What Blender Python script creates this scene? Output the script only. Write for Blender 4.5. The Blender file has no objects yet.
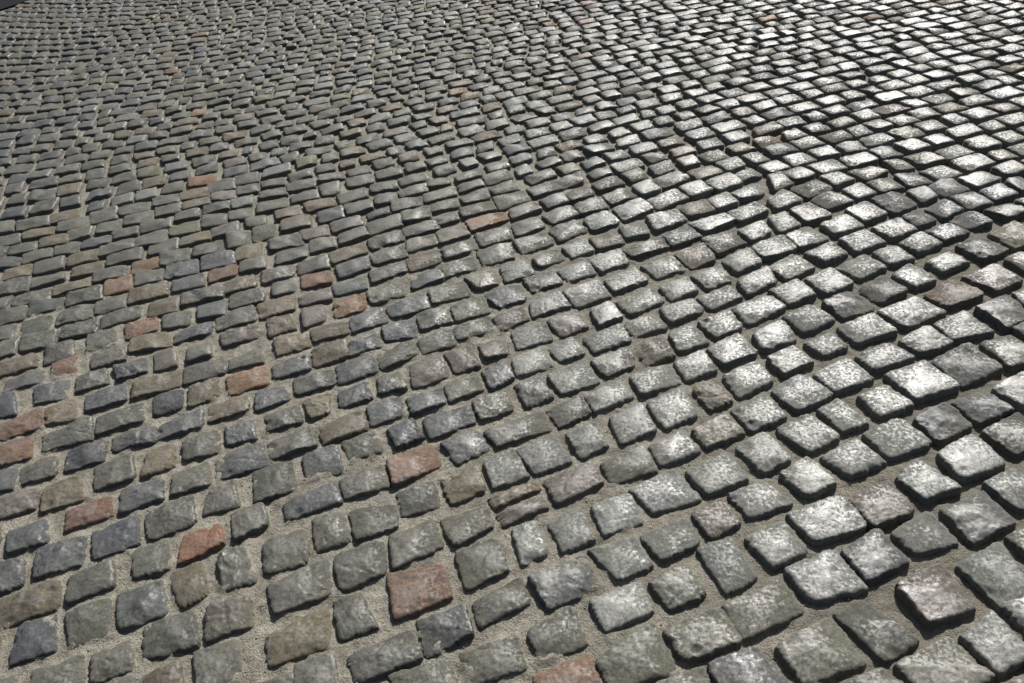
import bpy, math, random
import numpy as np

# ------------------------------------------------------------------ paving plan
# outlines of the nearest stones as surveyed (tile origin, corner points), turned into ground coordinates below
SURVEY = {
    (0, 512): '25,70 180,20 180,115 25,155 b;370,75 540,10 545,120 375,180 B;150,140 335,85 320,200 135,255 b;584,4 760,-76 772,40 592,104 g;735,90 870,40 890,120 712,200 r;-60,215 90,175 80,285 -60,335 b;525,150 660,105 675,215 530,260 g;670,240 795,190 825,320 710,375 o;870,170 970,125 1020,265 885,305 g;924,0 1044,-44 1068,40 936,104 g;-40,360 225,262 215,375 -40,470 o;275,250 440,190 450,290 260,360 g;465,325 640,270 660,400 475,460 b;75,450 210,400 210,545 35,600 B;260,400 430,335 420,485 270,530 g;575,450 760,385 785,525 570,580 g;830,370 990,330 1000,445 815,510 m;125,620 320,565 320,690 110,740 g;365,560 515,495 525,620 360,675 g;570,650 710,590 725,720 560,770 o;775,560 935,500 960,640 790,730 g;-90,690 50,645 60,740 -80,790 g',
    (256, 512): '25,110 190,55 200,190 35,245 g;220,20 340,-10 370,100 235,150 g;370,-10 540,-40 565,50 400,105 g;535,90 700,25 745,130 555,215 y;735,20 920,-30 945,50 790,130 y;310,165 500,105 510,235 335,305 g;45,290 270,180 285,320 75,400 g;525,240 735,205 775,330 560,420 r;800,150 960,100 1005,225 840,300 y;305,350 410,310 485,450 335,505 g;870,350 1050,260 1095,355 900,450 g;45,490 270,370 295,530 50,610 o;645,430 830,370 860,480 680,575 b;370,570 610,465 655,580 400,680 g;820,550 1035,490 1070,625 850,690 y;150,600 300,560 330,700 160,740 g;530,640 760,590 800,690 600,780 y;0,680 140,640 150,740 10,790 p',
    (512, 512): '0,60 90,25 140,150 35,205 w;145,40 265,-30 325,100 205,150 w;320,-30 470,-80 520,30 365,85 w;515,85 695,15 750,115 600,180 w;720,-10 850,-50 915,40 795,100 p;745,140 875,95 975,250 855,315 w;935,95 1085,25 1185,145 1040,215 w;310,145 490,90 560,205 425,265 w;75,255 290,165 355,280 150,380 G;550,275 680,200 780,320 630,385 g;315,345 510,275 560,390 375,470 w;65,470 235,370 295,520 115,590 g;610,460 830,370 915,510 700,585 y;850,365 1060,255 1165,385 930,500 y;340,575 560,430 650,630 400,700 y;90,650 300,560 350,700 130,760 r;790,600 970,535 1100,680 880,780 b;570,680 760,610 800,700 620,780 y',
    (768, 512): '80,0 290,-70 395,50 190,110 w;505,75 640,-15 765,110 600,155 w;704,-16 864,-88 992,28 824,112 G;960,90 1080,10 1150,140 1060,170 g;305,155 440,60 565,190 400,265 b;75,220 265,145 395,295 185,350 w;520,285 690,195 830,370 650,440 p;765,205 930,115 1060,300 940,370 w;270,400 370,340 605,500 465,590 g;780,490 900,390 1060,560 930,640 w;40,530 250,410 385,595 150,680 y;515,605 720,495 900,650 690,790 y;260,690 450,615 560,700 380,790 y;920,690 1030,640 1100,740 1000,790 p',
    (0, 341): '-20,90 135,40 140,95 -20,140 o;185,15 290,-10 290,55 170,90 g;-60,20 75,-20 50,45 -60,75 g;205,85 300,55 300,120 205,150 r;365,50 480,10 495,65 360,105 g;455,95 575,60 580,115 465,145 b;615,50 690,30 705,90 615,115 p;750,20 835,-10 840,50 745,80 g;920,65 1030,25 1050,75 915,108 y;30,145 170,105 175,155 5,200 b;310,140 415,105 430,160 300,200 g;540,165 715,105 715,170 525,225 o;740,100 890,65 895,120 735,165 g;905,140 1060,90 1070,165 915,205 r;-50,230 50,200 60,285 -60,310 B;140,180 270,150 265,215 135,245 b;345,210 490,165 495,230 340,275 b;610,215 725,185 725,255 610,290 B;755,180 865,140 870,215 750,255 o;830,250 980,210 985,275 830,320 o;-30,335 165,262 170,340 -30,395 r;180,270 290,225 305,300 180,330 o;390,300 560,240 565,310 385,368 g;640,330 800,265 800,335 620,390 b;900,340 1005,308 1020,380 905,412 b;-30,425 115,370 120,455 -30,500 r;175,370 360,300 360,385 170,435 g;450,375 615,330 615,395 445,430 b;730,395 860,350 880,430 735,470 g;865,460 1040,400 1068,490 865,545 b;275,435 420,390 405,470 255,512 B;590,430 690,400 690,490 560,540 o;80,495 215,450 215,530 75,565 g;-50,525 60,500 45,580 -60,610 b;375,500 520,445 530,540 375,595 g;690,520 825,475 840,565 680,610 g;-20,625 150,580 125,665 -20,710 p;175,585 305,535 325,625 165,680 o;485,590 640,545 645,625 475,680 b;825,605 930,550 955,650 810,690 g;265,670 435,615 440,690 260,750 r',
    (256, 341): '70,-15 205,-45 210,10 85,50 o;60,85 200,45 215,105 70,145 b;220,25 355,-10 365,50 230,95 o;370,0 480,-40 495,15 375,50 b;490,30 620,-10 645,45 500,105 g;885,0 1000,-20 1010,40 915,65 y;320,90 465,50 485,115 330,165 b;485,135 570,110 600,180 490,205 g;615,85 735,50 770,130 625,180 p;755,45 850,10 895,90 795,120 p;0,205 110,165 130,225 0,275 b;150,145 300,105 310,165 155,210 g;185,235 290,200 290,280 215,300 o;325,195 440,150 460,220 335,260 b;900,110 990,75 1030,140 940,185 b;755,170 875,120 905,185 775,235 y;600,225 740,175 760,240 625,285 b;40,290 165,245 180,315 45,355 g;445,260 570,215 590,285 460,335 b;865,235 990,195 1030,265 900,310 y;250,330 420,265 440,345 270,405 o;670,300 850,250 870,320 700,385 b;525,345 625,305 670,375 560,420 B;45,400 215,335 235,410 60,465 g;340,395 470,350 505,425 375,475 g;740,400 890,350 925,430 800,485 b;916,357 1140,268 1176,344 972,412 g;180,455 315,410 345,510 205,555 b;335,545 510,485 530,570 355,625 y;525,465 700,405 735,490 555,570 r;910,475 1030,425 1085,530 950,580 w;-15,505 135,475 155,580 -5,635 g;740,545 880,495 910,590 780,640 o;110,640 305,555 340,640 125,705 b;565,605 705,550 735,655 580,690 g;936,620 1112,556 1132,588 956,665 o;962,682 1136,608 1160,660 992,735 p',
    (512, 341): '0,65 125,15 165,90 20,135 w;140,15 235,-20 290,40 190,75 w;315,75 470,20 490,90 380,135 g;480,10 600,-30 650,45 540,85 m;785,25 900,-40 980,35 850,85 w;650,80 760,30 820,105 700,150 w;145,125 295,80 345,155 200,205 w;10,170 110,135 160,215 55,255 G;470,130 630,85 680,155 520,205 w;725,185 820,140 885,230 790,265 m;845,130 975,75 1045,150 910,215 w;295,215 430,150 485,215 335,275 w;140,265 270,215 315,280 190,335 g;540,240 680,180 740,285 615,345 w;395,300 520,245 575,350 435,405 w;880,270 1010,195 1095,295 965,350 w;720,350 860,285 930,360 780,415 M;215,365 330,320 380,410 275,460 w;15,430 170,375 235,470 95,525 w;545,410 680,350 755,430 600,490 w;895,415 1010,360 1120,460 1000,515 w;360,480 520,415 580,510 400,560 y;127,550 310,480 360,560 185,640 p;700,510 860,440 945,540 785,605 w;475,590 640,505 755,620 570,680 w;870,605 1000,555 1125,640 950,695 w',
    (768, 341): '0,60 100,15 180,75 65,125 w;150,0 250,-40 320,15 225,55 w;355,50 480,0 590,55 430,110 w;660,75 800,5 940,100 780,165 G;856,0 976,-36 1076,64 968,96 g;185,125 320,60 425,145 270,195 w;475,125 630,75 765,170 595,225 w;15,190 135,125 260,205 120,270 w;365,210 480,170 585,250 450,295 w;905,185 1020,120 1120,180 1020,250 w;745,235 870,185 980,270 850,315 G;205,270 280,225 405,320 300,350 w;585,310 715,235 825,325 690,395 G;865,355 1000,280 1130,370 1000,445 g;35,345 160,285 290,375 165,440 w;385,360 530,300 655,400 490,460 w;215,455 350,385 470,475 330,530 w;680,440 820,365 950,480 785,545 w;50,520 160,460 275,560 155,610 w;521,540 600,465 770,575 630,625 w;870,560 1000,500 1150,600 1010,665 w;331,627 484,548 584,668 428,732 p',
    (0, 170): '90,655 225,635 205,695 75,720 g;255,615 390,590 380,645 240,672 g;350,655 455,630 455,690 345,720 g;500,615 620,585 620,635 500,670 r;525,665 660,640 680,700 515,725 o;650,580 755,550 755,610 650,630 g;700,640 840,600 840,645 695,685 b;865,580 1005,535 1015,595 865,635 g;880,650 1020,610 1030,660 890,700 p;-50,635 60,610 45,670 -60,690 g;90,600 200,575 190,630 80,660 g;-30,570 100,540 90,590 -40,620 g;240,560 365,530 360,585 220,615 g;120,530 245,505 240,545 105,580 b;410,580 550,535 555,580 400,628 g;600,530 715,500 700,560 590,580 o;790,540 900,510 895,570 790,590 c;920,490 1040,465 1050,520 915,545 g;890,440 1010,410 1020,460 895,490 o;725,490 890,455 885,500 725,535 g;690,435 810,405 810,455 690,480 b;520,480 660,440 665,490 510,530 o;380,520 500,490 495,545 375,572 g;270,490 400,455 400,510 260,540 g;60,500 200,465 195,510 45,545 g;-30,445 120,420 105,475 -30,500 g;215,460 360,430 350,460 210,500 o;420,440 520,415 525,470 415,498 R;540,405 645,385 645,435 535,460 g;665,375 785,350 785,405 655,430 b;835,400 940,370 940,410 835,445 r;960,360 1050,335 1060,385 955,402 g;805,340 930,320 935,370 805,395 b;945,305 1040,280 1040,340 940,355 o;775,305 880,275 885,320 775,345 g;640,330 750,305 745,350 640,378 g;530,360 630,340 635,380 520,412 R;375,400 500,375 495,420 370,445 g;290,385 400,355 405,395 280,425 o;130,430 250,395 250,430 120,468 g;20,395 125,370 115,415 5,440 o;135,370 250,340 245,385 130,412 g;275,340 390,310 385,350 265,382 o;430,340 560,305 560,350 425,378 g;595,295 710,270 705,315 590,335 g;720,265 840,235 840,270 715,300 o;905,250 995,235 1000,290 910,305 g;845,230 950,200 950,240 845,265 g;-20,350 80,340 65,375 -20,390 b;40,305 145,280 135,315 30,340 g;90,325 205,305 200,340 85,370 g;160,270 270,250 265,285 155,305 o;220,300 315,280 310,320 215,335 g;330,280 440,255 430,285 320,310 b;400,295 530,265 530,305 390,340 g;545,265 665,230 665,285 540,300 g;560,205 680,190 680,225 560,245 g;675,220 790,195 795,240 680,262 Y;450,240 550,220 545,250 450,272 g;385,215 485,190 480,230 380,250 g;270,240 365,220 355,255 270,278 g;90,240 215,215 210,250 90,275 o;-30,270 80,250 75,285 -20,310 g;235,205 350,180 345,225 225,243 g;70,205 190,180 190,215 65,240 g;-40,205 50,195 50,235 -40,250 g;205,175 305,150 305,185 200,210 o;360,165 465,145 465,190 355,210 g;500,180 605,155 605,195 495,218 g;475,145 590,120 590,155 475,180 g;620,140 720,125 720,160 620,182 g;700,170 795,150 795,180 695,200 g;810,180 905,165 900,210 805,225 g;915,160 1000,145 995,185 915,195 y;730,120 840,100 835,130 730,155 o;815,140 915,120 910,150 810,172 g;980,190 1060,175 1060,215 985,222 g;610,100 715,85 715,125 610,142 g;720,85 830,65 830,95 720,118 o;845,90 940,75 940,110 845,120 p;830,45 935,30 935,70 830,85 g;755,30 860,12 855,45 755,62 r;945,60 1040,45 1030,80 945,98 g;935,20 1030,5 1030,40 935,55 g',
    (256, 170): '40,590 130,565 155,625 50,660 o;5,530 135,495 150,550 15,590 o;215,630 365,590 365,645 230,680 o;180,550 265,530 275,590 190,625 p;310,525 430,490 435,550 320,585 R;375,590 500,545 525,600 385,642 b;505,620 625,590 640,660 520,675 b;645,675 770,625 800,690 665,730 g;640,565 760,540 780,600 660,630 g;790,620 935,575 950,635 805,675 g;780,535 905,495 930,560 800,595 y;945,585 1060,540 1090,590 985,635 p;910,490 1050,445 1080,510 975,545 b;520,540 675,490 690,550 545,585 b;690,480 835,430 855,490 710,530 y;835,425 950,385 975,445 890,472 y;975,385 1060,355 1115,410 1000,440 w;440,485 570,440 600,490 465,530 g;305,460 420,425 440,465 320,495 c;170,500 290,465 300,510 180,535 p;180,420 290,400 300,440 185,470 r;65,450 150,430 160,475 65,500 g;20,400 145,370 150,415 25,450 p;165,370 280,335 290,385 170,412 g;80,325 205,295 200,340 80,375 g;320,380 445,340 450,385 335,425 b;455,400 590,360 600,400 465,445 g;615,425 730,385 750,430 630,470 b;735,380 870,335 885,385 760,425 g;885,320 1010,290 1030,345 910,375 y;600,350 730,310 735,360 620,400 o;455,335 590,290 600,340 475,370 g;290,325 430,290 440,325 310,370 o;215,280 310,260 320,300 215,325 g;50,280 170,245 185,290 60,315 g;175,235 280,210 290,255 190,275 p;330,250 430,220 445,255 335,290 g;445,270 580,230 590,275 465,312 g;600,280 710,250 725,290 605,322 y;740,305 870,265 885,310 760,348 g;875,250 1000,220 1020,270 900,300 g;720,245 835,215 850,255 740,290 m;585,230 710,195 730,230 600,262 g;440,205 570,175 580,215 460,252 g;295,205 410,180 425,215 310,245 g;100,195 210,170 215,215 100,240 o;245,165 340,140 350,185 255,205 b;-15,220 75,210 65,260 -15,278 g;75,155 170,135 180,175 80,192 o;350,130 455,110 465,145 365,172 g;440,165 525,140 530,165 450,190 G;580,165 690,135 695,180 590,205 g;540,120 660,100 660,135 550,160 g;700,185 800,160 810,190 730,215 y;690,135 800,105 810,140 710,162 y;815,145 940,115 955,150 830,182 g;840,200 985,160 1005,190 865,240 r;950,105 1070,75 1095,115 975,150 g;1014,150 1114,120 1139,150 1024,190 p;190,130 300,105 315,135 205,160 o;5,130 115,100 120,140 5,165 g;135,95 240,75 250,110 145,125 g;15,85 115,60 120,90 15,110 g;250,60 330,40 330,85 265,100 g;325,95 430,65 445,100 340,130 g;470,100 555,80 565,115 480,135 g;565,75 675,50 685,80 580,103 g;665,95 790,60 800,95 680,125 y;815,100 915,70 935,105 835,130 g;930,65 1020,35 1050,70 955,92 g;805,55 895,30 910,60 815,85 g;680,40 770,25 775,50 690,65 Y;570,25 670,5 690,35 580,55 g;455,55 555,35 565,65 465,85 g;360,30 460,10 470,45 370,65 g;125,50 220,30 235,60 125,78 g;20,45 105,20 110,50 25,65 g;795,20 890,-15 900,15 810,40 g;905,20 1000,-5 1025,25 925,52 g;250,20 345,0 350,25 250,42 g;475,0 575,-25 580,10 490,30 g',
    (512, 170): '0,640 130,605 160,670 25,710 w;285,665 430,610 475,675 335,720 w;625,645 715,605 790,680 670,715 w;70,530 180,480 230,535 85,580 w;140,595 255,550 305,620 195,660 p;315,555 390,520 440,585 350,615 w;450,610 560,570 620,620 490,660 w;590,545 720,510 765,555 640,600 w;745,600 870,555 920,620 820,660 w;880,545 1030,495 1095,545 950,608 w;965,650 1080,590 1140,670 1010,710 w;205,480 340,435 390,495 260,540 w;415,515 560,465 605,520 475,570 w;590,460 700,420 740,475 640,515 w;740,505 865,455 920,500 800,550 w;45,430 160,395 200,445 85,480 g;180,395 300,355 335,405 225,440 w;370,435 490,385 540,435 410,480 w;520,375 640,335 690,390 580,425 w;720,415 830,370 875,430 790,465 w;905,435 1020,380 1060,440 945,490 w;300,350 430,310 465,365 360,400 w;650,330 760,290 815,345 720,385 p;840,350 950,305 1000,360 905,400 w;960,300 1080,250 1140,310 1010,345 w;80,345 180,305 210,350 110,385 g;200,305 290,270 325,315 240,345 w;5,280 130,245 165,285 45,330 g;440,310 590,260 625,300 490,340 g;310,265 410,235 450,285 345,310 m;605,255 700,210 755,260 645,295 c;760,270 870,235 935,280 825,325 g;905,235 1000,200 1040,240 965,278 w;150,230 250,195 300,235 190,280 g;0,210 95,185 130,220 20,260 g;285,190 380,160 430,205 320,235 c;430,220 520,195 550,245 460,265 w;540,180 650,150 700,190 580,235 w;710,210 845,170 890,195 780,240 w;865,165 975,125 1025,155 915,200 w;1024,180 1094,165 1154,210 1074,245 w;670,145 770,110 810,155 710,180 m;405,150 510,110 565,150 450,195 w;250,135 350,100 385,145 275,170 g;120,175 230,135 265,170 165,210 g;780,110 860,80 905,120 820,150 w;540,115 650,70 705,105 590,150 w;875,85 990,45 1010,85 920,110 w;360,100 450,65 500,95 400,130 g;210,90 295,50 330,90 240,120 m;110,115 200,85 225,120 145,145 c;60,70 170,35 200,65 90,100 g;480,60 550,35 595,70 520,95 w;670,65 750,35 800,70 720,100 w;560,35 660,0 710,30 610,65 g;775,40 870,5 920,45 830,75 w;320,45 410,15 450,45 350,75 g;180,40 270,0 285,40 200,65 g;50,25 150,-10 175,15 80,50 g;440,10 510,-15 545,20 480,40 g;885,15 950,-15 1000,10 920,35 w;300,5 380,-20 400,10 330,30 g',
    (768, 170): '65,575 170,530 270,590 145,640 w;285,620 420,570 510,635 360,680 w;525,675 640,620 740,685 620,725 w;670,610 785,560 900,640 740,670 w;445,560 590,505 710,560 560,620 w;220,520 330,470 430,540 305,580 G;10,475 115,430 190,490 85,530 w;835,550 960,490 1060,570 960,625 G;630,490 740,430 870,490 730,540 r;360,465 460,410 560,475 450,520 G;150,430 250,385 340,445 240,490 w;5,380 100,330 190,380 75,430 w;500,410 570,365 680,430 590,460 w;280,380 390,330 470,380 370,425 w;150,325 250,280 320,325 230,360 w;785,420 910,375 1015,430 920,475 p;635,360 725,320 810,360 700,400 w;980,490 1060,460 1120,510 1040,540 g;950,345 1030,320 1120,360 1030,395 g;755,295 850,255 960,310 870,350 G;420,320 510,295 590,345 490,370 w;290,270 390,230 470,280 360,320 w;70,255 160,215 245,265 130,305 w;525,285 610,240 700,285 610,320 w;210,210 310,170 385,215 280,250 w;90,155 165,125 255,170 160,205 w;420,225 520,185 595,230 500,265 w;630,235 725,205 810,240 710,275 b;890,245 990,200 1100,260 990,300 M;720,185 820,160 900,200 810,225 G;540,180 600,150 680,190 600,220 G;310,155 390,115 480,165 390,200 w;0,110 60,70 140,110 40,150 w;90,65 190,30 260,70 160,105 g;175,110 240,75 340,120 240,145 g;300,75 370,45 430,85 360,110 w;415,105 510,80 600,125 510,165 G;630,145 710,110 780,150 710,185 c;555,80 620,60 680,100 620,125 G;735,100 820,80 900,125 810,150 G;870,150 970,125 1040,160 960,185 g;850,75 930,50 1000,90 910,115 b;645,60 730,30 810,70 710,100 G;765,30 850,0 935,25 840,65 w;950,40 1010,10 1080,50 1020,80 G;400,45 480,20 545,60 460,85 g;510,20 580,0 670,40 570,60 G;210,20 280,0 345,30 270,55 w;0,15 50,0 100,45 30,75 g;50,0 130,-20 190,15 110,35 g;320,0 410,-20 480,0 400,35 g;610,0 700,-25 775,10 700,35 w',
}
CAM_H = 1.55
FOC, PITCH, ROLL = 800.0, math.radians(39), math.radians(8)

def to_ground(p):
    u = p[..., 0] - 512; v = p[..., 1] - 341.5
    c, s = math.cos(ROLL), math.sin(ROLL)
    u, v = c*u - s*v, s*u + c*v
    down = v*math.cos(PITCH) + FOC*math.sin(PITCH)
    fw = FOC*math.cos(PITCH) - v*math.sin(PITCH)
    return np.stack([u/down, fw/down], -1)*CAM_H

def to_pixel(g):
    x, y = g[..., 0], g[..., 1]
    dz = -CAM_H
    f = y*math.cos(PITCH) - dz*math.sin(PITCH)
    v = -(y*math.sin(PITCH) + dz*math.cos(PITCH))
    u = x
    c, s = math.cos(ROLL), math.sin(ROLL)
    u, v = (c*u + s*v)/f*FOC, (-s*u + c*v)/f*FOC
    return np.stack([u + 512, v + 341.5], -1)

rng = np.random.default_rng(7)
quads, codes = [], []
for (ox, oy), s in SURVEY.items():
    for ln in s.split(';'):
        p = ln.split()
        quads.append([(ox + float(c.split(',')[0])/4, oy + float(c.split(',')[1])/4) for c in p[:4]])
        codes.append(p[4])
for x, y, cde in ((246, 377, 'R'), (17, 421, 'q'), (12, 450, 'q'), (955, 291, 'n'), (417, 590, 'q'), (565, 675, 'q'), (413, 461, 'q'),
                  (487, 216, 'R'), (140, 326, 'q'), (63, 367, 'q'), (315, 279, 'q'), (89, 509, 'k'), (219, 268, 'q')):
    mq = np.array(quads).mean(1); codes[int(np.argmin(np.hypot(mq[:, 0] - x, mq[:, 1] - y)))] = cde
Q = to_ground(np.array(quads))
cen = Q.mean(1)
va = (Q[:, 1] + Q[:, 2] - Q[:, 0] - Q[:, 3])/2
N = len(Q)

# course directions seen further off: x, y, slope
FAR = """30,160,-.13 128,140,-.15 220,160,-.2 128,90,-.13 30,100,-.08 60,65,.0 100,70,-.03 180,60,-.08 100,25,-.02 230,30,-.05 300,120,-.17 400,140,-.2 480,150,-.22 320,60,-.1 400,60,-.12 480,60,-.13 300,15,-.06 380,15,-.07 480,15,-.09 560,150,-.25 700,150,-.25 560,80,-.16 700,80,-.16 560,20,-.1 640,20,-.13 740,20,-.17 800,150,-.24 900,150,-.28 1000,150,-.3 800,80,-.17 900,80,-.2 1000,80,-.25 800,15,-.15 900,15,-.22 1000,15,-.25"""
F = np.array([[float(t) for t in s.split(',')] for s in FAR.split()])
dd = np.c_[np.ones(len(F)), F[:, 2]]*10
s0 = to_ground(F[:, :2] - dd); s1 = to_ground(F[:, :2] + dd)
ft = s1 - s0; ft /= np.hypot(*ft.T)[:, None]; fc = (s0 + s1)/2

def clampd(p):
    return np.stack([np.clip(p[:, 0], -3.9, 2.9), np.clip(p[:, 1], .6, 6.6)], -1)
def mono(p, d):
    x = (p[:, 0] + .5)/3; y = (p[:, 1] - 3)/3
    return np.stack([x**i*y**j for i in range(d+1) for j in range(d+1-i)], 1)
def dmono(p, d):
    x = (p[:, 0] + .5)/3; y = (p[:, 1] - 3)/3
    gx = np.stack([i*x**max(i-1, 0)*y**j/3 for i in range(d+1) for j in range(d+1-i)], 1)
    gy = np.stack([j*x**i*y**max(j-1, 0)/3 for i in range(d+1) for j in range(d+1-i)], 1)
    return gx, gy
th = np.arctan2(va[:, 1], va[:, 0])
X = np.r_[cen, fc]; Y = np.r_[th, np.arctan2(ft[:, 1], ft[:, 0])]; w = np.r_[np.full(N, .5), np.full(len(fc), 2.)]
cth = np.linalg.lstsq(mono(X, 3)*w[:, None], Y*w, rcond=None)[0]
def direction(p): return mono(clampd(p), 3) @ cth

# number the courses of the surveyed stones by walking from neighbour to neighbour
PC = .100
ang = direction(cen); nrm = np.c_[-np.sin(ang), np.cos(ang)]
kk = np.full(N, np.nan); kk[int(np.argmin(np.hypot(*(cen - [0, 1.3]).T)))] = 0
dist = np.hypot(*(cen[:, None] - cen[None]).transpose(2, 0, 1))
while np.isnan(kk).any():
    asg = ~np.isnan(kk)
    d = dist[:, asg].copy(); d[asg] = 99
    i = int(np.argmin(d.min(1)))
    js = np.where(asg)[0][np.argsort(dist[i][asg])[:6]]
    js2 = js[dist[i][js] < .25]
    if len(js2): js = js2
    pr = kk[js] + ((cen[i] - cen[js])*(nrm[i] + nrm[js])/2).sum(1)/PC
    ww = 1/(.05 + dist[i][js])**2
    kk[i] = round(float((pr*ww).sum()/ww.sum()))

# smooth course field: its whole-number level lines are the courses
DG = 5
gx, gy = np.meshgrid(np.linspace(-5, 3.8, 23), np.linspace(.3, 7.4, 19))
reg = np.c_[gx.ravel(), gy.ravel()]
inview = (to_pixel(reg)[:, 1] > -60)
def rows(P, wt_t, wt_n, tvec=None):
    a = direction(P) if tvec is None else np.arctan2(tvec[:, 1], tvec[:, 0])
    dx, dy = dmono(P, DG)
    A1 = dx*np.cos(a)[:, None] + dy*np.sin(a)[:, None]
    A2 = -dx*np.sin(a)[:, None] + dy*np.cos(a)[:, None]
    return np.r_[A1*wt_t, A2*wt_n], np.r_[np.zeros(len(P)), wt_n/(PC - .0035*np.clip(P[:, 1] - 3, 0, 3))]
A3, b3 = rows(reg, .12, .12)
A4, b4 = rows(fc, .3, .1, ft)
A = np.r_[mono(cen, DG), A3, A4]; B = np.r_[kk, b3, b4]
cphi = np.linalg.lstsq(A, B, rcond=None)[0]
res = kk - mono(cen, DG) @ cphi
def phi(p):
    out = mono(p, DG) @ cphi
    d2 = ((p[:, None] - cen[None])**2).sum(2)
    k = np.exp(-d2/(2*.13**2)); s = k.sum(1)
    return out + (k @ res)/(s + 1.2)

xs = np.arange(-5.2, 4.2, .02)
stones = []      # (quad 4x2, code or None)
for i in range(N): stones.append((Q[i], codes[i], i))
ys_grid = np.arange(-.4, 8.2, .02)
PH = np.array([phi(np.c_[np.full(len(ys_grid), x), ys_grid]) for x in xs])   # [ix, iy]
PH = np.maximum.accumulate(PH + 1e-6*np.arange(len(ys_grid)), axis=1)
def level(k):
    out = np.full(len(xs), np.nan)
    for ix in range(len(xs)):
        row = PH[ix]
        if row[0] < k < row[-1]: out[ix] = np.interp(k, row, ys_grid)
    return out
kmin, kmax = int(kk.min()) - 8, int(PH[:, -1].max())
HB = .405
traced_by_k = {}
for i in range(N): traced_by_k.setdefault(int(kk[i]), []).append(i)
lv = {}
def lev(k):
    if k not in lv: lv[k] = level(k)
    return lv[k]
for k in range(kmin, kmax):
    c = lev(k); up = lev(k + HB); dn = lev(k - HB)
    ok = ~(np.isnan(c) | np.isnan(up) | np.isnan(dn))
    if ok.sum() < 10: continue
    seglen = np.hypot(.02, np.diff(c, prepend=c[0])); seglen[~ok] = 0
    blocked = sorted((Q[i][:, 0].min(), Q[i][:, 0].max()) for i in traced_by_k.get(k, []))
    merged = []
    for a_, b_ in blocked:
        if merged and a_ < merged[-1][1] + .055: merged[-1][1] = max(merged[-1][1], b_)
        else: merged.append([a_, b_])
    free = []; lo = -5.2
    for a_, b_ in merged: free.append((lo, a_)); lo = b_
    free.append((lo, 4.2))
    for a_, b_ in free:
        idx = np.where(ok & (xs > a_) & (xs < b_))[0]
        if len(idx) < 3: continue
        xa, xb = xs[idx[0]], xs[idx[-1]]
        arc = np.cumsum(seglen[idx]); total = arc[-1] - arc[0]
        ym = float(np.clip(c[idx].mean() - 3, 0, 3)); n = max(1, int(round((total - .012)/(.1205 - .0055*ym))))
        if total < .075: continue
        w_ = np.clip(rng.normal(1, .13, n), .70, 1.4); w_ *= total/w_.sum()
        s_ = np.r_[0, np.cumsum(w_)]
        for j in range(n):
            g1, g2 = rng.uniform(.006, .0145, 2)
            e0, e1 = s_[j] + g1, s_[j+1] - g2
            x0 = np.interp(e0, arc - arc[0], xs[idx]); x1 = np.interp(e1, arc - arc[0], xs[idx])
            t_ = direction(np.array([[x0, np.interp(x0, xs, c)]]))[0] 
            tb_ = math.radians(105) + .4*(t_ - .27) + rng.normal(0, .06)
            q = []
            sh = rng.normal(0, .006, 4); hv = rng.normal(0, .0030, 4); sh0 = rng.normal(0, .0045)
            for m, (xx, line) in enumerate(((x0, up), (x1, up), (x1, dn), (x0, dn))):
                yy = np.interp(xx, xs[ok], line[ok]) ; yc = np.interp(xx, xs[ok], c[ok])
                off = yy - yc
                x2 = xx + off/math.tan(tb_)
                q.append((x2 + sh[m], float(np.interp(x2, xs[ok], line[ok])) + hv[m] + sh0))
            stones.append((np.array(q), None, -1))

def penetration(a, b):
    best = 9.
    for P in (a, b):
        for m in range(4):
            e = P[(m+1) % 4] - P[m]; nn = np.array([-e[1], e[0]])/max(np.hypot(*e), 1e-6)
            pa, pb = a @ nn, b @ nn
            best = min(best, pa.max() - pb.min(), pb.max() - pa.min())
    return best

# keep what the camera, or one stepped to the side, can see
keep = []
edge0, edge1 = to_ground(np.array([-6., 11.])), to_ground(np.array([30., -1.]))
edge_d = (edge1 - edge0)/np.hypot(*(edge1 - edge0)); edge_n = np.array([-edge_d[1], edge_d[0]])
if edge_n[1] < 0: edge_n = -edge_n
for q, code, i in stones:
    c = q.mean(0)
    px = to_pixel(c)
    m_ = max(150, 90)
    if code is not None: keep.append((q, code, i)); continue
    if c[1] < .35 or (c - edge0) @ edge_n > -.04: continue
    near = np.where(np.hypot(*(cen - c).T) < .22)[0]
    for sc_ in (1, .9, .8, .72, 0):
        q2 = c + (q - c)*sc_
        if not any(penetration(q2, Q[m]) > .009 for m in near): break
    if sc_ == 0: continue
    q = q2
    px = to_pixel(c)
    m_ = max(150, 90)
    if code is not None: keep.append((q, code, i)); continue
    if c[1] < .35 or (c - edge0) @ edge_n > -.04: continue
    dv = cen - c; tt = direction(c[None])[0]
    du_, dn_ = dv[:, 0]*math.cos(tt) + dv[:, 1]*math.sin(tt), -dv[:, 0]*math.sin(tt) + dv[:, 1]*math.cos(tt)
    hl = np.hypot(*(q[1] - q[0]))/2
    if ((np.abs(du_) < hl + .030) & (np.abs(dn_) < .064)).any(): continue
    if px[0] < -330 or px[0] > 1354 or px[1] > 900 or px[1] < -70: continue
    keep.append((q, code, i))
stones = keep

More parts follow.
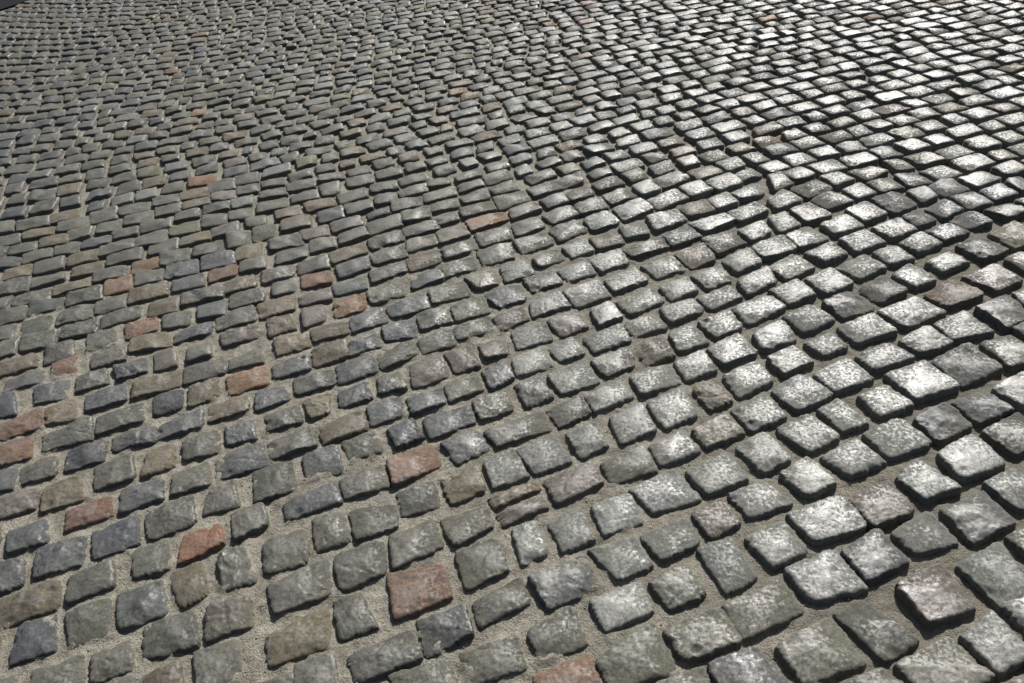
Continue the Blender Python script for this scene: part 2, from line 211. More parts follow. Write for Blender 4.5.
# ------------------------------------------------------------------ noise
def hash2(ix, iy, s):
    h = (ix*374761393 + iy*668265263 + s*974634777) & 0xFFFFFFFF
    h = ((h ^ (h >> 13))*1274126177) & 0xFFFFFFFF
    return ((h ^ (h >> 16)) & 0xFFFF)/65535.0
def vnoise(x, y, s=0):
    ix = np.floor(x).astype(np.int64); iy = np.floor(y).astype(np.int64)
    fx = x - ix; fy = y - iy
    fx = fx*fx*fx*(fx*(fx*6 - 15) + 10); fy = fy*fy*fy*(fy*(fy*6 - 15) + 10)
    a = hash2(ix, iy, s); b = hash2(ix+1, iy, s); c = hash2(ix, iy+1, s); d = hash2(ix+1, iy+1, s)
    return (a*(1-fx) + b*fx)*(1-fy) + (c*(1-fx) + d*fx)*fy - .5

# ------------------------------------------------------------------ stone tones (linear base colours of the granite)
TONE = {   # colour, roughness
    'g': ((.090, .089, .068), .50), 'G': ((.100, .104, .102), .57), 'b': ((.066, .073, .079), .48),
    'B': ((.040, .047, .060), .50), 'o': ((.128, .100, .054), .56), 'r': ((.240, .095, .034), .64),
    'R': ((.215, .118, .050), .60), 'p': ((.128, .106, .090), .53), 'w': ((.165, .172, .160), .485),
    'y': ((.122, .119, .088), .52), 'Y': ((.118, .116, .055), .58), 'c': ((.082, .102, .096), .46),
    'q': ((.180, .092, .050), .62), 'k': ((.140, .066, .040), .62), 'n': ((.130, .094, .072), .62),
    'm': ((.122, .106, .078), .62), 'M': ((.190, .178, .120), .58)}
REST = ['g']*34 + ['G']*6 + ['b']*9 + ['o']*10 + ['c']*4 + ['y']*6 + ['p']*2 + ['w']*8 + ['R', 'm', 'm', 'Y']

def deep(x, y):   # joints are filled high on the left and worn deep on the right
    t = np.clip((x - y*.10 + .1)/.9, 0, 1)
    return .0146 + .0085*t

# ------------------------------------------------------------------ stone geometry
def stone_arrays(q, n, seed, code, big_one=0):
    r = np.random.default_rng(seed)
    s = np.linspace(-1, 1, n - 2)
    s = np.sign(s)*(1 - (1 - np.abs(s))**1.35)
    s = np.r_[-1, s, 1]
    U, V = np.meshgrid(s, s)
    skirt = np.zeros((n, n), bool); skirt[0] = skirt[-1] = True; skirt[:, 0] = skirt[:, -1] = True
    p = r.uniform(6, 14)
    q = q.mean(0) + (q - q.mean(0))*((1.115 if big_one == 2 else 1.12) if big_one else 1.02)
    mx = np.maximum(np.abs(U), np.abs(V)); lp = (np.abs(U)**p + np.abs(V)**p)**(1/p) + 1e-9
    k = mx/lp
    U2, V2 = U*k, V*k
    V2b = -V2   # V=-1 is the far (upper) side
    w00 = (1-U2)*(1+V2b)/4; w10 = (1+U2)*(1+V2b)/4; w11 = (1+U2)*(1-V2b)/4; w01 = (1-U2)*(1-V2b)/4
    X = w00*q[0, 0] + w10*q[1, 0] + w11*q[2, 0] + w01*q[3, 0]
    Y = w00*q[0, 1] + w10*q[1, 1] + w11*q[2, 1] + w01*q[3, 1]
    c = q.mean(0)
    X -= c[0]; Y -= c[1]
    la = np.hypot(*((q[1] + q[2] - q[0] - q[3])/2)); lb = np.hypot(*((q[0] + q[1] - q[2] - q[3])/2))
    half = min(la, lb)/2
    # ragged outline
    an = np.arctan2(V, U)
    ca, sa = np.cos(an)*3, np.sin(an)*3
    wob = vnoise(ca*.8 + seed*1.7, sa*.8, 11)*.0040 + vnoise(ca*1.9 + seed*2.3, sa*1.9, 12)*.0042 + vnoise(ca*4.5 + seed, sa*4.5, 13)*.0034 + vnoise(ca*11 + seed, sa*11, 14)*.0016
    rad = np.hypot(X, Y) + 1e-6
    X += X/rad*wob*mx**3; Y += Y/rad*wob*mx**3
    # profile
    R = r.uniform(.0050, .0100) if n > 24 else r.uniform(.0032, .0058) if n > 16 else r.uniform(.0028, .0048)
    e = (1 - mx)*half
    t = np.clip((R - e)/R, 0, 1)
    Z = -R*.9*(1 - np.sqrt(np.clip(1 - t**2.2, 0, 1)))
    dome = r.uniform(.0008, .0040)*(1 if n > 24 else .5)
    Z -= dome*(np.clip(lp*mx/ (mx+1e-9), 0, 1)**2)
    # rough split surface
    o = seed*.37; gx_, gy_ = X + o, Y - o*.6
    amp = {'G': 1.35, 'm': 1.4, 'M': 1.3, 'w': .55}.get(code, .75)*r.uniform(.75, 1.3)
    Z += amp*(vnoise(gx_/.034, gy_/.034, 1)*.0040 + vnoise(gx_/.015, gy_/.015, 2)*.0016 + vnoise(gx_/.007, gy_/.007, 3)*.0014)
    if n > 24: Z += (.30 + .6*amp)*(.25 if code == 'w' else .8)*(np.minimum(vnoise(gx_/.0055, gy_/.0055, 4), -.04)*.0030 + np.minimum(vnoise(gx_/.0030, gy_/.0030, 5), -.05)*.0018)
    # facets left by the splitting hammer, worn soft
    fz = np.full(X.shape, 9.0)
    for _ in range(6):
        sl_ = r.normal(0, .10, 2); fz = np.minimum(fz, r.uniform(.0, .0035) + X*sl_[0] + Y*sl_[1])
    Z += np.clip(fz, -.007, .007)*{'w': .35, 'G': 1.0}.get(code, .7)
    # a cleft or worn pit
    if r.random() < .35:
        a = r.uniform(0, math.pi); off = r.uniform(-.02, .02)
        l = (X*math.cos(a) + Y*math.sin(a) - off) + vnoise(gx_/.02, gy_/.02, 6)*.012
        Z -= .0022*np.exp(-(l/.0035)**2)*(0.5 + vnoise(gx_/.02, gy_/.02, 7))
        Z -= .0016/(1 + np.exp(-l/.0015))*(r.random() < .5)
    # spalled corners and edges
    for _ in range(r.integers(1, 4)):
        a = r.uniform(0, 2*math.pi); m_ = r.uniform(.78, 1.0)
        px_, py_ = math.cos(a)*la/2*m_*1.1, math.sin(a)*lb/2*m_*1.1
        rr = r.uniform(.010, .022); d = np.hypot(X - px_, Y - py_)
        Z -= r.uniform(.002, .006)*np.clip(1 - d/rr, 0, 1)**.8
    Z -= np.median(Z[~skirt & (mx < .75)]) + .0008
    # seated a little askew
    tx, ty = r.normal(0, .03, 2)
    if code == 'w': tx *= .5; ty *= .5
    if code == 'G': tx += .05*r.choice([-1, 1]); 
    Z += X*tx + Y*ty + r.normal(0, .0012)
    Z[skirt] = -.045
    X[skirt] *= 1.045; Y[skirt] *= 1.045
    return c, np.stack([X.ravel(), Y.ravel(), Z.ravel()], 1)

_faces = {}
def grid_faces(n):
    if n not in _faces:
        i = np.arange(n*n).reshape(n, n)
        # bottom row of the grid is the far side, so this order faces up
        _faces[n] = np.stack([i[:-1, :-1], i[1:, :-1], i[1:, 1:], i[:-1, 1:]], -1).reshape(-1, 4)
    return _faces[n]

def make_mesh(name, V, Fc, cols, mat):
    me = bpy.data.meshes.new(name)
    me.vertices.add(len(V)); me.vertices.foreach_set('co', V.astype(np.float32).ravel())
    me.loops.add(Fc.size); me.loops.foreach_set('vertex_index', Fc.astype(np.int32).ravel())
    me.polygons.add(len(Fc)); me.polygons.foreach_set('loop_start', (np.arange(len(Fc))*Fc.shape[1]).astype(np.int32))
    me.update(calc_edges=True)
    me.polygons.foreach_set('use_smooth', np.ones(len(Fc), bool))
    if cols is not None:
        at = me.color_attributes.new('tone', 'FLOAT_COLOR', 'POINT')
        at.data.foreach_set('color', cols.astype(np.float32).ravel())
    me.materials.append(mat); me.validate()
    return me

# ------------------------------------------------------------------ materials
def new_mat(name):
    m = bpy.data.materials.new(name); m.use_nodes = True
    nt = m.node_tree; nt.nodes.clear()
    out = nt.nodes.new('ShaderNodeOutputMaterial'); b = nt.nodes.new('ShaderNodeBsdfPrincipled')
    nt.links.new(b.outputs[0], out.inputs[0])
    return m, nt, b
def N_(nt, t, **kw):
    n = nt.nodes.new(t)
    for k, v in kw.items(): setattr(n, k, v)
    return n
def noise(nt, vec, scale, detail=4, rough=.6):
    n = N_(nt, 'ShaderNodeTexNoise'); n.inputs['Scale'].default_value = scale
    n.inputs['Detail'].default_value = detail; n.inputs['Roughness'].default_value = rough
    nt.links.new(vec, n.inputs['Vector']); return n.outputs['Fac']
def mrange(nt, val, a, b, c, d):
    n = N_(nt, 'ShaderNodeMapRange'); nt.links.new(val, n.inputs['Value'])
    for i, v in zip(('From Min', 'From Max', 'To Min', 'To Max'), (a, b, c, d)): n.inputs[i].default_value = v
    return n.outputs['Result']
def mth(nt, op, a, b):
    n = N_(nt, 'ShaderNodeMath', operation=op)
    for i, v in enumerate((a, b)):
        if isinstance(v, (int, float)): n.inputs[i].default_value = v
        else: nt.links.new(v, n.inputs[i])
    return n.outputs[0]
def mixc(nt, fac, a, b, mode='MIX'):
    n = N_(nt, 'ShaderNodeMix', data_type='RGBA', blend_type=mode)
    if isinstance(fac, (int, float)): n.inputs[0].default_value = fac
    else: nt.links.new(fac, n.inputs[0])
    for i, v in ((6, a), (7, b)):
        if isinstance(v, tuple): n.inputs[i].default_value = v
        else: nt.links.new(v, n.inputs[i])
    return n.outputs[2]

def stone_material():
    m, nt, b = new_mat('granite')
    geo = N_(nt, 'ShaderNodeNewGeometry'); pos = geo.outputs['Position']
    at = N_(nt, 'ShaderNodeAttribute', attribute_name='tone')
    n1 = noise(nt, pos, 45, 4, .6); n2 = noise(nt, pos, 260, 3, .75); n3 = noise(nt, pos, 480, 2, .7); n4 = noise(nt, pos, 110, 3, .6)
    f1 = mrange(nt, n1, .3, .7, .72, 1.30); f2 = mrange(nt, n2, .36, .64, .66, 1.38); f3 = mrange(nt, n4, .35, .65, .7, 1.32)
    mul = mth(nt, 'MULTIPLY', mth(nt, 'MULTIPLY', f1, f2), f3)
    # iron-stained patches fade into grey within one stone
    fade = mrange(nt, noise(nt, pos, 38, 4, .65), .42, .68, 0, .5)
    lum = N_(nt, 'ShaderNodeRGBToBW'); nt.links.new(at.outputs['Color'], lum.inputs[0])
    base = mixc(nt, fade, at.outputs['Color'], lum.outputs[0])
    vm = N_(nt, 'ShaderNodeVectorMath', operation='SCALE'); nt.links.new(base, vm.inputs[0]); nt.links.new(mul, vm.inputs['Scale'])
    # pale feldspar grains and dark mica
    gr = mrange(nt, n3, .58, .68, 0, .35)
    col = mixc(nt, gr, vm.outputs[0], (.30, .29, .27, 1))
    dk = mrange(nt, noise(nt, pos, 520, 2, .6), .62, .72, 0, .4)
    col = mixc(nt, dk, col, (.025, .025, .026, 1))
    # joint sand smeared on the flanks and dust lying on the faces
    sep = N_(nt, 'ShaderNodeSeparateXYZ'); nt.links.new(pos, sep.inputs[0])
    zf = mth(nt, 'ADD', sep.outputs['Z'], mrange(nt, noise(nt, pos, 120, 3, .6), .3, .7, -.005, .005))
    sm = mrange(nt, zf, -.006, -.014, 0, .35)
    col = mixc(nt, sm, col, (.14, .125, .095, 1))
    dust = mrange(nt, noise(nt, pos, 9, 5, .65), .48, .72, 0, .28)
    col = mixc(nt, dust, col, (.15, .135, .10, 1))
    nt.links.new(col, b.inputs['Base Color'])
    rg = mth(nt, 'ADD', at.outputs['Alpha'], mrange(nt, n2, .3, .7, -.05, .07))
    rg = mth(nt, 'ADD', rg, mrange(nt, n1, .3, .7, -.07, .09))
    rg = mth(nt, 'ADD', rg, mrange(nt, noise(nt, pos, 95, 5, .7), .46, .66, 0, .06))
    rg = mth(nt, 'ADD', rg, mrange(nt, noise(nt, pos, 24, 5, .7), .50, .68, 0, .08))
    rg = mth(nt, 'ADD', rg, mrange(nt, zf, .001, -.005, 0, .45))
    nt.links.new(rg, b.inputs['Roughness'])
    b.inputs['Specular IOR Level'].default_value = 1.0
    bp = N_(nt, 'ShaderNodeBump'); bp.inputs['Distance'].default_value = .0016; bp.inputs['Strength'].default_value = .36
    n5 = noise(nt, pos, 150, 4, .65)
    hh = mth(nt, 'ADD', mth(nt, 'MULTIPLY', mrange(nt, n2, .34, .47, 0, 1), .30), mth(nt, 'MULTIPLY', mrange(nt, n5, .32, .46, 0, 1), .5))
    hh = mth(nt, 'ADD', hh, mth(nt, 'MULTIPLY', n5, .45))
    nt.links.new(hh, bp.inputs['Height']); nt.links.new(bp.outputs[0], b.inputs['Normal'])
    return m

def sand_material():
    m, nt, b = new_mat('joint_sand')
    geo = N_(nt, 'ShaderNodeNewGeometry'); pos = geo.outputs['Position']
    n1 = noise(nt, pos, 14, 5, .6); n2 = noise(nt, pos, 260, 3, .7); n3 = noise(nt, pos, 600, 2, .7)
    col = mixc(nt, mrange(nt, n1, .35, .65, 0, 1), (.215, .200, .160, 1), (.335, .315, .262, 1))
    col = mixc(nt, mrange(nt, n2, .50, .62, 0, .75), col, (.10, .09, .07, 1))
    col = mixc(nt, mrange(nt, n3, .60, .68, 0, .6), col, (.40, .385, .34, 1))
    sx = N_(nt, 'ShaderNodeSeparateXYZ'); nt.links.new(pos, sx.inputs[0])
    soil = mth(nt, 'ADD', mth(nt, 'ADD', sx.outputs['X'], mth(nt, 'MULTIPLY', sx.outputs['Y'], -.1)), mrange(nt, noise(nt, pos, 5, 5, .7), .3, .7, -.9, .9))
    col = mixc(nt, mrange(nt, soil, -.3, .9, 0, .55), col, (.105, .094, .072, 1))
    col = mixc(nt, mrange(nt, noise(nt, pos, 31, 4, .7), .52, .66, 0, .6), col, (.12, .10, .07, 1))
    # a little moss in places
    col = mixc(nt, mrange(nt, noise(nt, pos, 2.3, 4, .7), .60, .72, 0, .45), col, (.085, .10, .035, 1))
    nt.links.new(col, b.inputs['Base Color']); b.inputs['Roughness'].default_value = .85
    b.inputs['Specular IOR Level'].default_value = .3
    bp = N_(nt, 'ShaderNodeBump'); bp.inputs['Distance'].default_value = .006; bp.inputs['Strength'].default_value = .9
    nt.links.new(mth(nt, 'ADD', n2, mth(nt, 'MULTIPLY', noise(nt, pos, 110, 4, .7), 1.2)), bp.inputs['Height'])
    nt.links.new(bp.outputs[0], b.inputs['Normal'])
    return m

def dark_sheet_material():
    m, nt, b = new_mat('near_black')
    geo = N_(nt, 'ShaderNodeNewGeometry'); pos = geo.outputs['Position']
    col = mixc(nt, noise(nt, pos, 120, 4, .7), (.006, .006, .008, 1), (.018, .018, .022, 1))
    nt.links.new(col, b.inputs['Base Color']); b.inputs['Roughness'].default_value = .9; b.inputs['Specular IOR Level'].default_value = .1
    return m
GRANITE, SAND, DARK_SHEET = stone_material(), sand_material(), dark_sheet_material()
scene = bpy.context.scene; col = scene.collection
def link(name, me, loc=(0, 0, 0)):
    o = bpy.data.objects.new(name, me); o.location = loc; col.objects.link(o); return o

# ------------------------------------------------------------------ pick the stones that show largest
info = []
for q, code, i in stones:
    p = to_pixel(q)
    x0, x1 = np.clip([p[:, 0].min(), p[:, 0].max()], 0, 1024); y0, y1 = np.clip([p[:, 1].min(), p[:, 1].max()], 0, 683)
    area = .5*abs(sum(p[m, 0]*p[(m+1) % 4, 1] - p[(m+1) % 4, 0]*p[m, 1] for m in range(4)))
    full = max((p[:, 0].max() - p[:, 0].min())*(p[:, 1].max() - p[:, 1].min()), 1e-3)
    c = p.mean(0)
    vis = 0 < c[0] < 1024 and 0 < c[1] < 683
    info.append((area*max((x1-x0), 0)*max((y1-y0), 0)/full, c, vis))
order = sorted(range(len(stones)), key=lambda s: -info[s][0])
big = [s for s in order if info[s][0] > 60][:300]
bigset = set(big)

def tone_of(code, r, x=0):
    if code is None:
        code = r.choice(REST)
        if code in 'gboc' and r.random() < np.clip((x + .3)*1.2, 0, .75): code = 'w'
    c, rg = TONE[code]
    v = r.normal(1, .13); h = r.normal(0, .018, 3)
    return code, np.array([max(.01, c[m]*v*(.55, .55, .505)[m]*(1 + h[m])) for m in range(3)] + [float(np.clip(rg + r.normal(0, .03), .25, .8))])

# stones a viewer can find at once: place in the survey, short name, full label
LANDMARKS = [
 (202, 541, 'bright rust-orange cobblestone', 'bright rust-orange cobblestone with a ragged end, low on the left side of the paving'),
 (89, 509, 'flat red-brown cobblestone', 'flat dull red-brown cobblestone beside two dark blue-grey ones, low on the left side'),
 (417, 590, 'big reddish cobblestone', 'big squarish cobblestone with a reddish stain, low in the middle of the paving'),
 (413, 461, 'salmon-pink cobblestone', 'long salmon-pink cobblestone with a rounded top, left of the middle of the paving'),
 (519, 502, 'narrow pinkish split cobblestone', 'narrow pinkish lower half of a cobblestone split in two, in the middle of the paving'),
 (517, 493, 'narrow brown split cobblestone', 'narrow grey-brown upper half of a cobblestone split in two, in the middle of the paving'),
 (246, 377, 'rectangular orange-brown cobblestone', 'rectangular orange-brown cobblestone with crisp edges, standing out among grey ones on the left'),
 (17, 421, 'upper reddish edge cobblestone', 'upper of two long reddish cobblestones at the left edge of the photo'),
 (12, 450, 'lower reddish edge cobblestone', 'lower of two long reddish cobblestones at the left edge of the photo'),
 (63, 367, 'small reddish-brown cobblestone', 'small reddish-brown cobblestone with pale sand at its right end, near the left edge'),
 (487, 216, 'orange upper-middle cobblestone', 'pale orange cobblestone in the upper middle, the only orange one among glossy greys there'),
 (140, 326, 'thin orange-red cobblestone', 'thin orange-red cobblestone lying above an olive-grey one, left part of the paving'),
 (315, 279, 'small pinkish-red cobblestone', 'small pinkish-red cobblestone between two rows of grey ones, left of the middle'),
 (349, 304, 'rounded tan cobblestone', 'rounded tan-orange cobblestone with a worn top, left of the middle of the paving'),
 (315, 401, 'small mottled orange cobblestone', 'small mottled orange and buff cobblestone with crumbling sides, left of the middle'),
 (955, 291, 'rust-stained cracked cobblestone', 'rough cracked cobblestone with a rust-brown stain, near the right edge of the photo'),
 (993, 277, 'wide pinkish-grey cobblestone', 'wide flat pinkish-grey cobblestone near the right edge, beside a rust-stained one'),
 (937, 593, 'pink granite cobblestone', 'big pink granite cobblestone deep in black shadow, low on the right side'),
 (881, 502, 'dull pink cobblestone', 'dull pink squarish cobblestone between bright silvery ones on the right side'),
 (719, 429, 'pitted yellowish cobblestone', 'yellowish cobblestone with a dark pitted face among bright silvery ones'),
 (565, 675, 'red-faced cobblestone', 'large cobblestone with a red-stained face at the bottom edge, right of the middle'),
 (566, 579, 'wide notched cobblestone', 'wide dark grey cobblestone with a notch broken from its lower edge'),
 (728, 562, 'tall narrow silvery cobblestone', 'tall narrow silvery cobblestone set lengthwise across its course, low on the right'),
 (227, 616, 'crumbly two-tone cobblestone', 'crumbly cobblestone with a brown end and a broken mottled end, low on the left'),
 (297, 633, 'large brownish cobblestone', 'large brownish cobblestone with a shadowed lower edge, bottom of the photo left of the middle'),
 (161, 457, 'narrow brown cobblestone', 'narrow leaning brown cobblestone with sandy ends, on the left side of the paving'),
 (886, 357, 'flaked silvery cobblestone', 'bright silvery cobblestone with a flaked, split surface on the right side'),
 (967, 364, 'large rough slate-grey cobblestone', 'large rough slate-grey cobblestone that stays dark among silvery ones on the right'),
 (405, 430, 'small blue-black cobblestone', 'small blue-black cobblestone just above the long salmon-pink one'),
 (33, 639, 'blue-black corner cobblestone', 'blue-black cobblestone with a slanted face, near the bottom left corner'),
 (492, 345, 'half-round cobblestone', 'pale grey half-round cobblestone with a curved lower edge, near the middle'),
 (528, 540, 'short upright pale cobblestone', 'short upright pale cobblestone just below the split pair'),
 (875, 631, 'long leaning grey cobblestone', 'long leaning grey cobblestone with a pointed lower end, low on the right'),
 (573, 481, 'pinkish-cream cobblestone', 'pinkish-cream cobblestone with a smooth top, right of the narrow split pair'),
 (954, 675, 'biggest pale cobblestone', 'biggest pale speckled cobblestone at the bottom edge, right side of the photo'),
 (515, 314, 'pink-tinged cobblestone', 'small pink-tinged cobblestone in the middle of the paving'),
]
TONE_WORD = {'g': 'mid-grey', 'G': 'dark slate-grey', 'b': 'blue-grey', 'B': 'blue-black', 'o': 'olive-brown', 'r': 'reddish',
             'R': 'tan-orange', 'p': 'pinkish-grey', 'w': 'silvery', 'y': 'pale buff-grey', 'Y': 'mossy yellow', 'c': 'greenish-grey',
             'q': 'dull reddish', 'k': 'dark red-brown', 'n': 'rusty grey', 'm': 'mottled grey', 'M': 'pitted yellowish'}
NUM = ['', 'one', 'two', 'three', 'four', 'five', 'six', 'seven', 'eight', 'nine']
def label_stones(meta):
    ids = list(meta)
    C = np.array([stones[s][0].mean(0) for s in ids]); PXS = np.array([info[s][1] for s in ids])
    KI = np.round(np.array([float(phi(c[None])[0]) for c in C])).astype(int)
    for m, s in enumerate(ids):
        if stones[s][2] >= 0: KI[m] = int(kk[stones[s][2]])
    lens = np.array([np.hypot(*(stones[s][0][1] - stones[s][0][0])) for s in ids])
    wid = np.array([np.hypot(*(stones[s][0][3] - stones[s][0][0])) for s in ids])
    used, names, marks = set(), {}, []
    for x, y, short, full in LANDMARKS:
        d = np.hypot(PXS[:, 0] - x, PXS[:, 1] - y)
        m = int(np.argmin(d))
        if d[m] < 14 and m not in names:
            names[m] = full; marks.append((m, short))
    def offset(m, l):
        """courses up and stones along, the way a viewer would count them"""
        dk = int(KI[m] - KI[l])
        t = float(direction(((C[m] + C[l])/2)[None])[0])
        al = float((C[m] - C[l]) @ np.array([math.cos(t), math.sin(t)]))
        if dk == 0:
            same = [n for n in range(len(ids)) if KI[n] == KI[l] and min(C[m][0], C[l][0]) < C[n][0] < max(C[m][0], C[l][0])]
            dj = (len(same) + 1)*(1 if al > 0 else -1)
        else:
            al -= dk*.1*math.tan(math.radians(-16))
            dj = int(round(al/.122))
        return dk, dj
    def phrase(dk, dj, short):
        side = 'right' if dj > 0 else 'left'
        aj = abs(dj)
        if dk == 0:
            return f'directly {side} of the {short}' if aj == 1 else f'{NUM[aj]} stones {side} of the {short}, same course'
        ud = 'above' if dk > 0 else 'below'
        crs = ('one course' if abs(dk) == 1 else f'{NUM[abs(dk)]} courses')
        if dj == 0: return f'{crs} straight {ud} the {short}'
        return f'{crs} {ud} and {NUM[aj]} {side} of the {short}'
    for m, s in enumerate(ids):
        o, code = meta[s]
        o['category'] = 'cobblestone'; o['group'] = 'cobblestones set in the paving'
        if m in names:
            o['label'] = names[m]; used.add(names[m]); continue
        tone = TONE_WORD[code]
        shape = 'long' if lens[m] > 1.45*wid[m] else 'short' if lens[m] < 1.08*wid[m] else 'wide' if lens[m] > .122 else 'small' if lens[m]*wid[m] < .0072 else 'squarish'
        best = None
        for l, short in sorted(marks, key=lambda z: np.hypot(*(C[z[0]] - C[m]))):
            dk, dj = offset(m, l)
            if abs(dk) > 9 or abs(dj) > 9: continue
            key = phrase(dk, dj, short)
            if key in used: continue
            best = key; break
        used.add(best)
        o['label'] = f'{tone} {shape} cobblestone {best}'


meta = {}
stuffV, stuffF, stuffC, base = [], {}, [], 0
parts_by_n = {}
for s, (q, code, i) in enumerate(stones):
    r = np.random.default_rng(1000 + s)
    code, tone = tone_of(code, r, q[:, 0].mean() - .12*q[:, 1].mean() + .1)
    if i < 0: tone[:3] *= float(np.clip(1 + .14*(q[:, 0].mean() + .6), .70, 1))  # fall-off in brightness toward the left, painted into the generated stones
    # keep neighbouring stones from touching
    p = to_pixel(q); dpx = np.hypot(*(p[1] - p[0]))
    if s in bigset:
        n = 50 if dpx > 48 else 40
        c, V = stone_arrays(q, n, 1000 + s, code, 2 if to_pixel(q.mean(0))[1] > 341 else 1)
        cols = np.tile(tone, (len(V), 1))
        me = make_mesh('cobblestone', V, grid_faces(n), cols, GRANITE)
        o = link('cobblestone', me, (c[0], c[1], 0))
        meta[s] = (o, code)
    else:
        px = p.mean(0)
        inv = -30 < px[0] < 1054 and -20 < px[1] < 710
        n = (22 if dpx > 34 else 16 if dpx > 24 else 12) if inv else (12 if px[1] > 200 else 9)
        c, V = stone_arrays(q, n, 1000 + s, code, int(i >= 0))
        V[:, 0] += c[0]; V[:, 1] += c[1]
        parts_by_n.setdefault(n, []).append((V, tone))
allV, allC, allF, off = [], [], [], 0
for n, lst in parts_by_n.items():
    f = grid_faces(n)
    for V, t in lst:
        allV.append(V); allC.append(np.tile(t, (len(V), 1))); allF.append(f + off); off += len(V)
far = link('distant_cobblestones', make_mesh('distant_cobblestones', np.concatenate(allV), np.concatenate(allF), np.concatenate(allC), GRANITE))
far['kind'] = 'stuff'; far['category'] = 'cobblestones'
far['label'] = 'small grey cobblestones of the paving away from the viewer, filling the top of the picture'
label_stones(meta)

# ------------------------------------------------------------------ ground: sand in the joints, then a plain sheet out to the horizon
def sheet(x0, x1, y0, y1, step, zb=0.0):
    nx = int((x1 - x0)/step) + 1; ny = int((y1 - y0)/step) + 1
    X, Y = np.meshgrid(np.linspace(x0, x1, nx), np.linspace(y0, y1, ny))
    Z = -deep(X, Y) + vnoise(X/.09, Y/.09, 21)*.006 + vnoise(X/.03, Y/.03, 22)*.006 + vnoise(X/.013, Y/.013, 23)*.0032 + zb
    i = np.arange(nx*ny).reshape(ny, nx)
    Fc = np.stack([i[:-1, :-1], i[:-1, 1:], i[1:, 1:], i[1:, :-1]], -1).reshape(-1, 4)
    return np.stack([X.ravel(), Y.ravel(), Z.ravel()], 1), Fc
def pack(V):
    """sand packed up unevenly against the sides of each stone"""
    add = np.zeros(len(V))
    srt = np.argsort(V[:, 1]); ysort = V[srt, 1]
    for q, code, i in stones:
        if q[:, 1].min() > V[:, 1].max() or q[:, 0].max() < V[:, 0].min() or q[:, 0].min() > V[:, 0].max(): continue
        lo, hi = np.searchsorted(ysort, [q[:, 1].min() - .02, q[:, 1].max() + .02])
        idx = srt[lo:hi]; idx = idx[(V[idx, 0] > q[:, 0].min() - .02) & (V[idx, 0] < q[:, 0].max() + .02)]
        if not len(idx): continue
        P = V[idx, :2]; sd_ = np.full(len(idx), -9.)
        for m in range(4):
            e = q[(m+1) % 4] - q[m]; nn = np.array([-e[1], e[0]])/np.hypot(*e)
            if (q.mean(0) - q[m]) @ nn > 0: nn = -nn
            sd_ = np.maximum(sd_, (P - q[m]) @ nn)
        f = np.exp(-np.maximum(sd_ - .001, 0)/.0045)
        add[idx] = np.maximum(add[idx], f)
    w_ = np.clip(.55 + 1.6*vnoise(V[:, 0]/.035, V[:, 1]/.035, 41) + .8*vnoise(V[:, 0]/.012, V[:, 1]/.012, 42), 0, 1.3)
    V[:, 2] += add*w_*.0052
    return V
V1, F1 = sheet(-2.0, 1.6, .55, 2.6, .0045)
V1 = pack(V1)
V2, F2 = sheet(-6.0, 4.6, .0, 8.6, .02, -.004)
# leave the fine part out of the coarse sheet
m = V2[F2].mean(1); F2 = F2[~((m[:, 0] > -1.99) & (m[:, 0] < 1.59) & (m[:, 1] > .56) & (m[:, 1] < 2.59))]
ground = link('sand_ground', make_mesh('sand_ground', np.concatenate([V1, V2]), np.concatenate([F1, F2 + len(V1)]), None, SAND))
ground['kind'] = 'structure'
Vb = np.array([(-400, -400, -.05), (400, -400, -.05), (400, 400, -.05), (-400, 400, -.05)], float)
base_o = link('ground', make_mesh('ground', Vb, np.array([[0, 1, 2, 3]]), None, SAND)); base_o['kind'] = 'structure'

# loose grit and small pebbles lying in the joints
gr_ = np.random.default_rng(5); NG = 26000
gxy = np.c_[gr_.uniform(-1.7, 1.3, NG), gr_.uniform(.62, 2.4, NG)]
for_mask = vnoise(gxy[:, 0]/.12, gxy[:, 1]/.12, 31) > -.12
gxy = gxy[for_mask]; NG = len(gxy)
gs = np.clip(gr_.lognormal(math.log(.0011), .42, NG), .0006, .0034)
octv = np.array([(1, 0, 0), (0, 1, 0), (-1, 0, 0), (0, -1, 0), (0, 0, .8), (0, 0, -.8)], float)
octf = np.array([(0, 1, 4), (1, 2, 4), (2, 3, 4), (3, 0, 4), (1, 0, 5), (2, 1, 5), (3, 2, 5), (0, 3, 5)])
Zs = -deep(gxy[:, 0], gxy[:, 1]) + vnoise(gxy[:, 0]/.09, gxy[:, 1]/.09, 21)*.006 + vnoise(gxy[:, 0]/.03, gxy[:, 1]/.03, 22)*.006 + vnoise(gxy[:, 0]/.013, gxy[:, 1]/.013, 23)*.0045
gv = octv[None]*gs[:, None, None]*gr_.uniform(.6, 1.4, (NG, 6, 1))
ga = gr_.uniform(0, 6.28, NG); cg, sg = np.cos(ga)[:, None], np.sin(ga)[:, None]
gv = np.stack([gv[..., 0]*cg - gv[..., 1]*sg, gv[..., 0]*sg + gv[..., 1]*cg, gv[..., 2]], -1)
gv += np.stack([gxy[:, 0], gxy[:, 1], Zs + gs*.3], -1)[:, None]
gc = np.array([(.30, .28, .23), (.16, .14, .10), (.09, .085, .075), (.42, .40, .35)])[gr_.choice(4, NG, p=[.4, .3, .2, .1])]
gcol = np.repeat(np.c_[gc, np.full(NG, .8)][:, None], 6, 1).reshape(-1, 4)
gm, gnt, gb = new_mat('grit'); ga_ = N_(gnt, 'ShaderNodeAttribute', attribute_name='tone'); gnt.links.new(ga_.outputs['Color'], gb.inputs['Base Color']); gb.inputs['Roughness'].default_value = .8
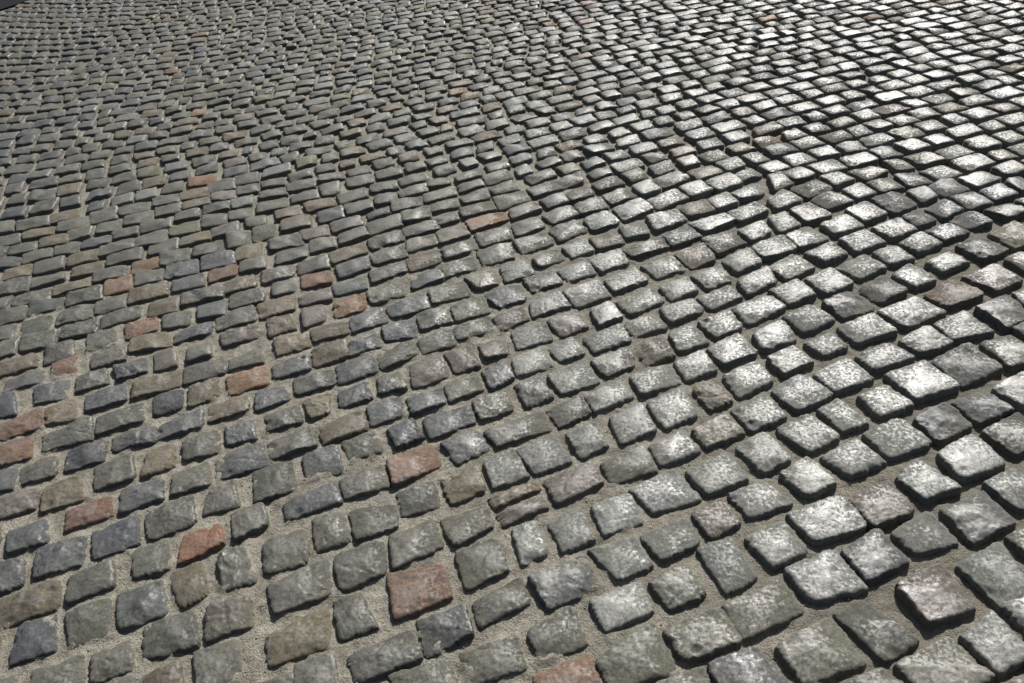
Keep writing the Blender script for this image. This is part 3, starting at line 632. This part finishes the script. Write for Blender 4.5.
grit = link('gravel', make_mesh('gravel', gv.reshape(-1, 3), (octf[None] + 6*np.arange(NG)[:, None, None]).reshape(-1, 3), gcol, gm))
grit['kind'] = 'stuff'; grit['category'] = 'gravel'; grit['label'] = 'fine sandy grit and tiny pebbles lying in the joints between the stones'

# near-black sheet filling the unidentified dark area past the paving's far edge
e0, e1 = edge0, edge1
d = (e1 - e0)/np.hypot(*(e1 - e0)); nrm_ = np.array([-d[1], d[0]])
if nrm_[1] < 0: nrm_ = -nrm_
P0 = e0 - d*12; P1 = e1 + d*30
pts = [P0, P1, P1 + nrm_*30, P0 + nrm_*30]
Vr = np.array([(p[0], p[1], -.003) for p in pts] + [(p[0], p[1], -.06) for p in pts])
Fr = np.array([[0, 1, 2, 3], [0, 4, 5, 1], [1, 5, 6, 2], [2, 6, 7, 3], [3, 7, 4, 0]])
dark_o = link('dark_sheet', make_mesh('dark_sheet', Vr, Fr, None, DARK_SHEET)); dark_o['kind'] = 'structure'
for p_ in dark_o.data.polygons: p_.use_smooth = False

# ------------------------------------------------------------------ light, sky, camera
SUN_EL, SUN_AZ = math.radians(40), math.radians(29)
w = bpy.data.worlds.new('World'); scene.world = w; w.use_nodes = True
nt = w.node_tree; bg = nt.nodes['Background']
sky = nt.nodes.new('ShaderNodeTexSky'); sky.sky_type = 'NISHITA'; sky.sun_disc = False
sky.dust_density = 4; sky.ozone_density = .4; sky.sun_elevation = SUN_EL; sky.sun_rotation = SUN_AZ
nt.links.new(sky.outputs[0], bg.inputs[0]); bg.inputs[1].default_value = .05
sl = bpy.data.lights.new('sun', 'SUN'); sl.energy = 5; sl.angle = math.radians(.5); sl.color = (1, .98, .945)
so = bpy.data.objects.new('sun', sl); col.objects.link(so)
from mathutils import Vector, Matrix
sd = Vector((math.sin(SUN_AZ)*math.cos(SUN_EL), math.cos(SUN_AZ)*math.cos(SUN_EL), math.sin(SUN_EL)))
so.rotation_euler = sd.to_track_quat('Z', 'Y').to_euler()

cd = bpy.data.cameras.new('camera'); cam = bpy.data.objects.new('camera', cd); col.objects.link(cam)
cd.sensor_fit = 'HORIZONTAL'; cd.sensor_width = 36; cd.lens = FOC/1024*36; cd.clip_end = 1500; cd.clip_start = .05
fwd = Vector((0, math.cos(PITCH), -math.sin(PITCH))); up = Vector((0, math.sin(PITCH), math.cos(PITCH))); rt = Vector((1, 0, 0))
c, s = math.cos(ROLL), math.sin(ROLL)
R_ = rt*c - up*s; U_ = rt*s + up*c
M = Matrix((R_, U_, -fwd)).transposed().to_4x4(); M.translation = (0, 0, CAM_H)
cam.matrix_world = M
scene.camera = cam
vs = scene.view_settings; vs.view_transform = 'Standard'; vs.look = 'None'; vs.gamma = 1; vs.exposure = .34
scene.render.engine = 'CYCLES'
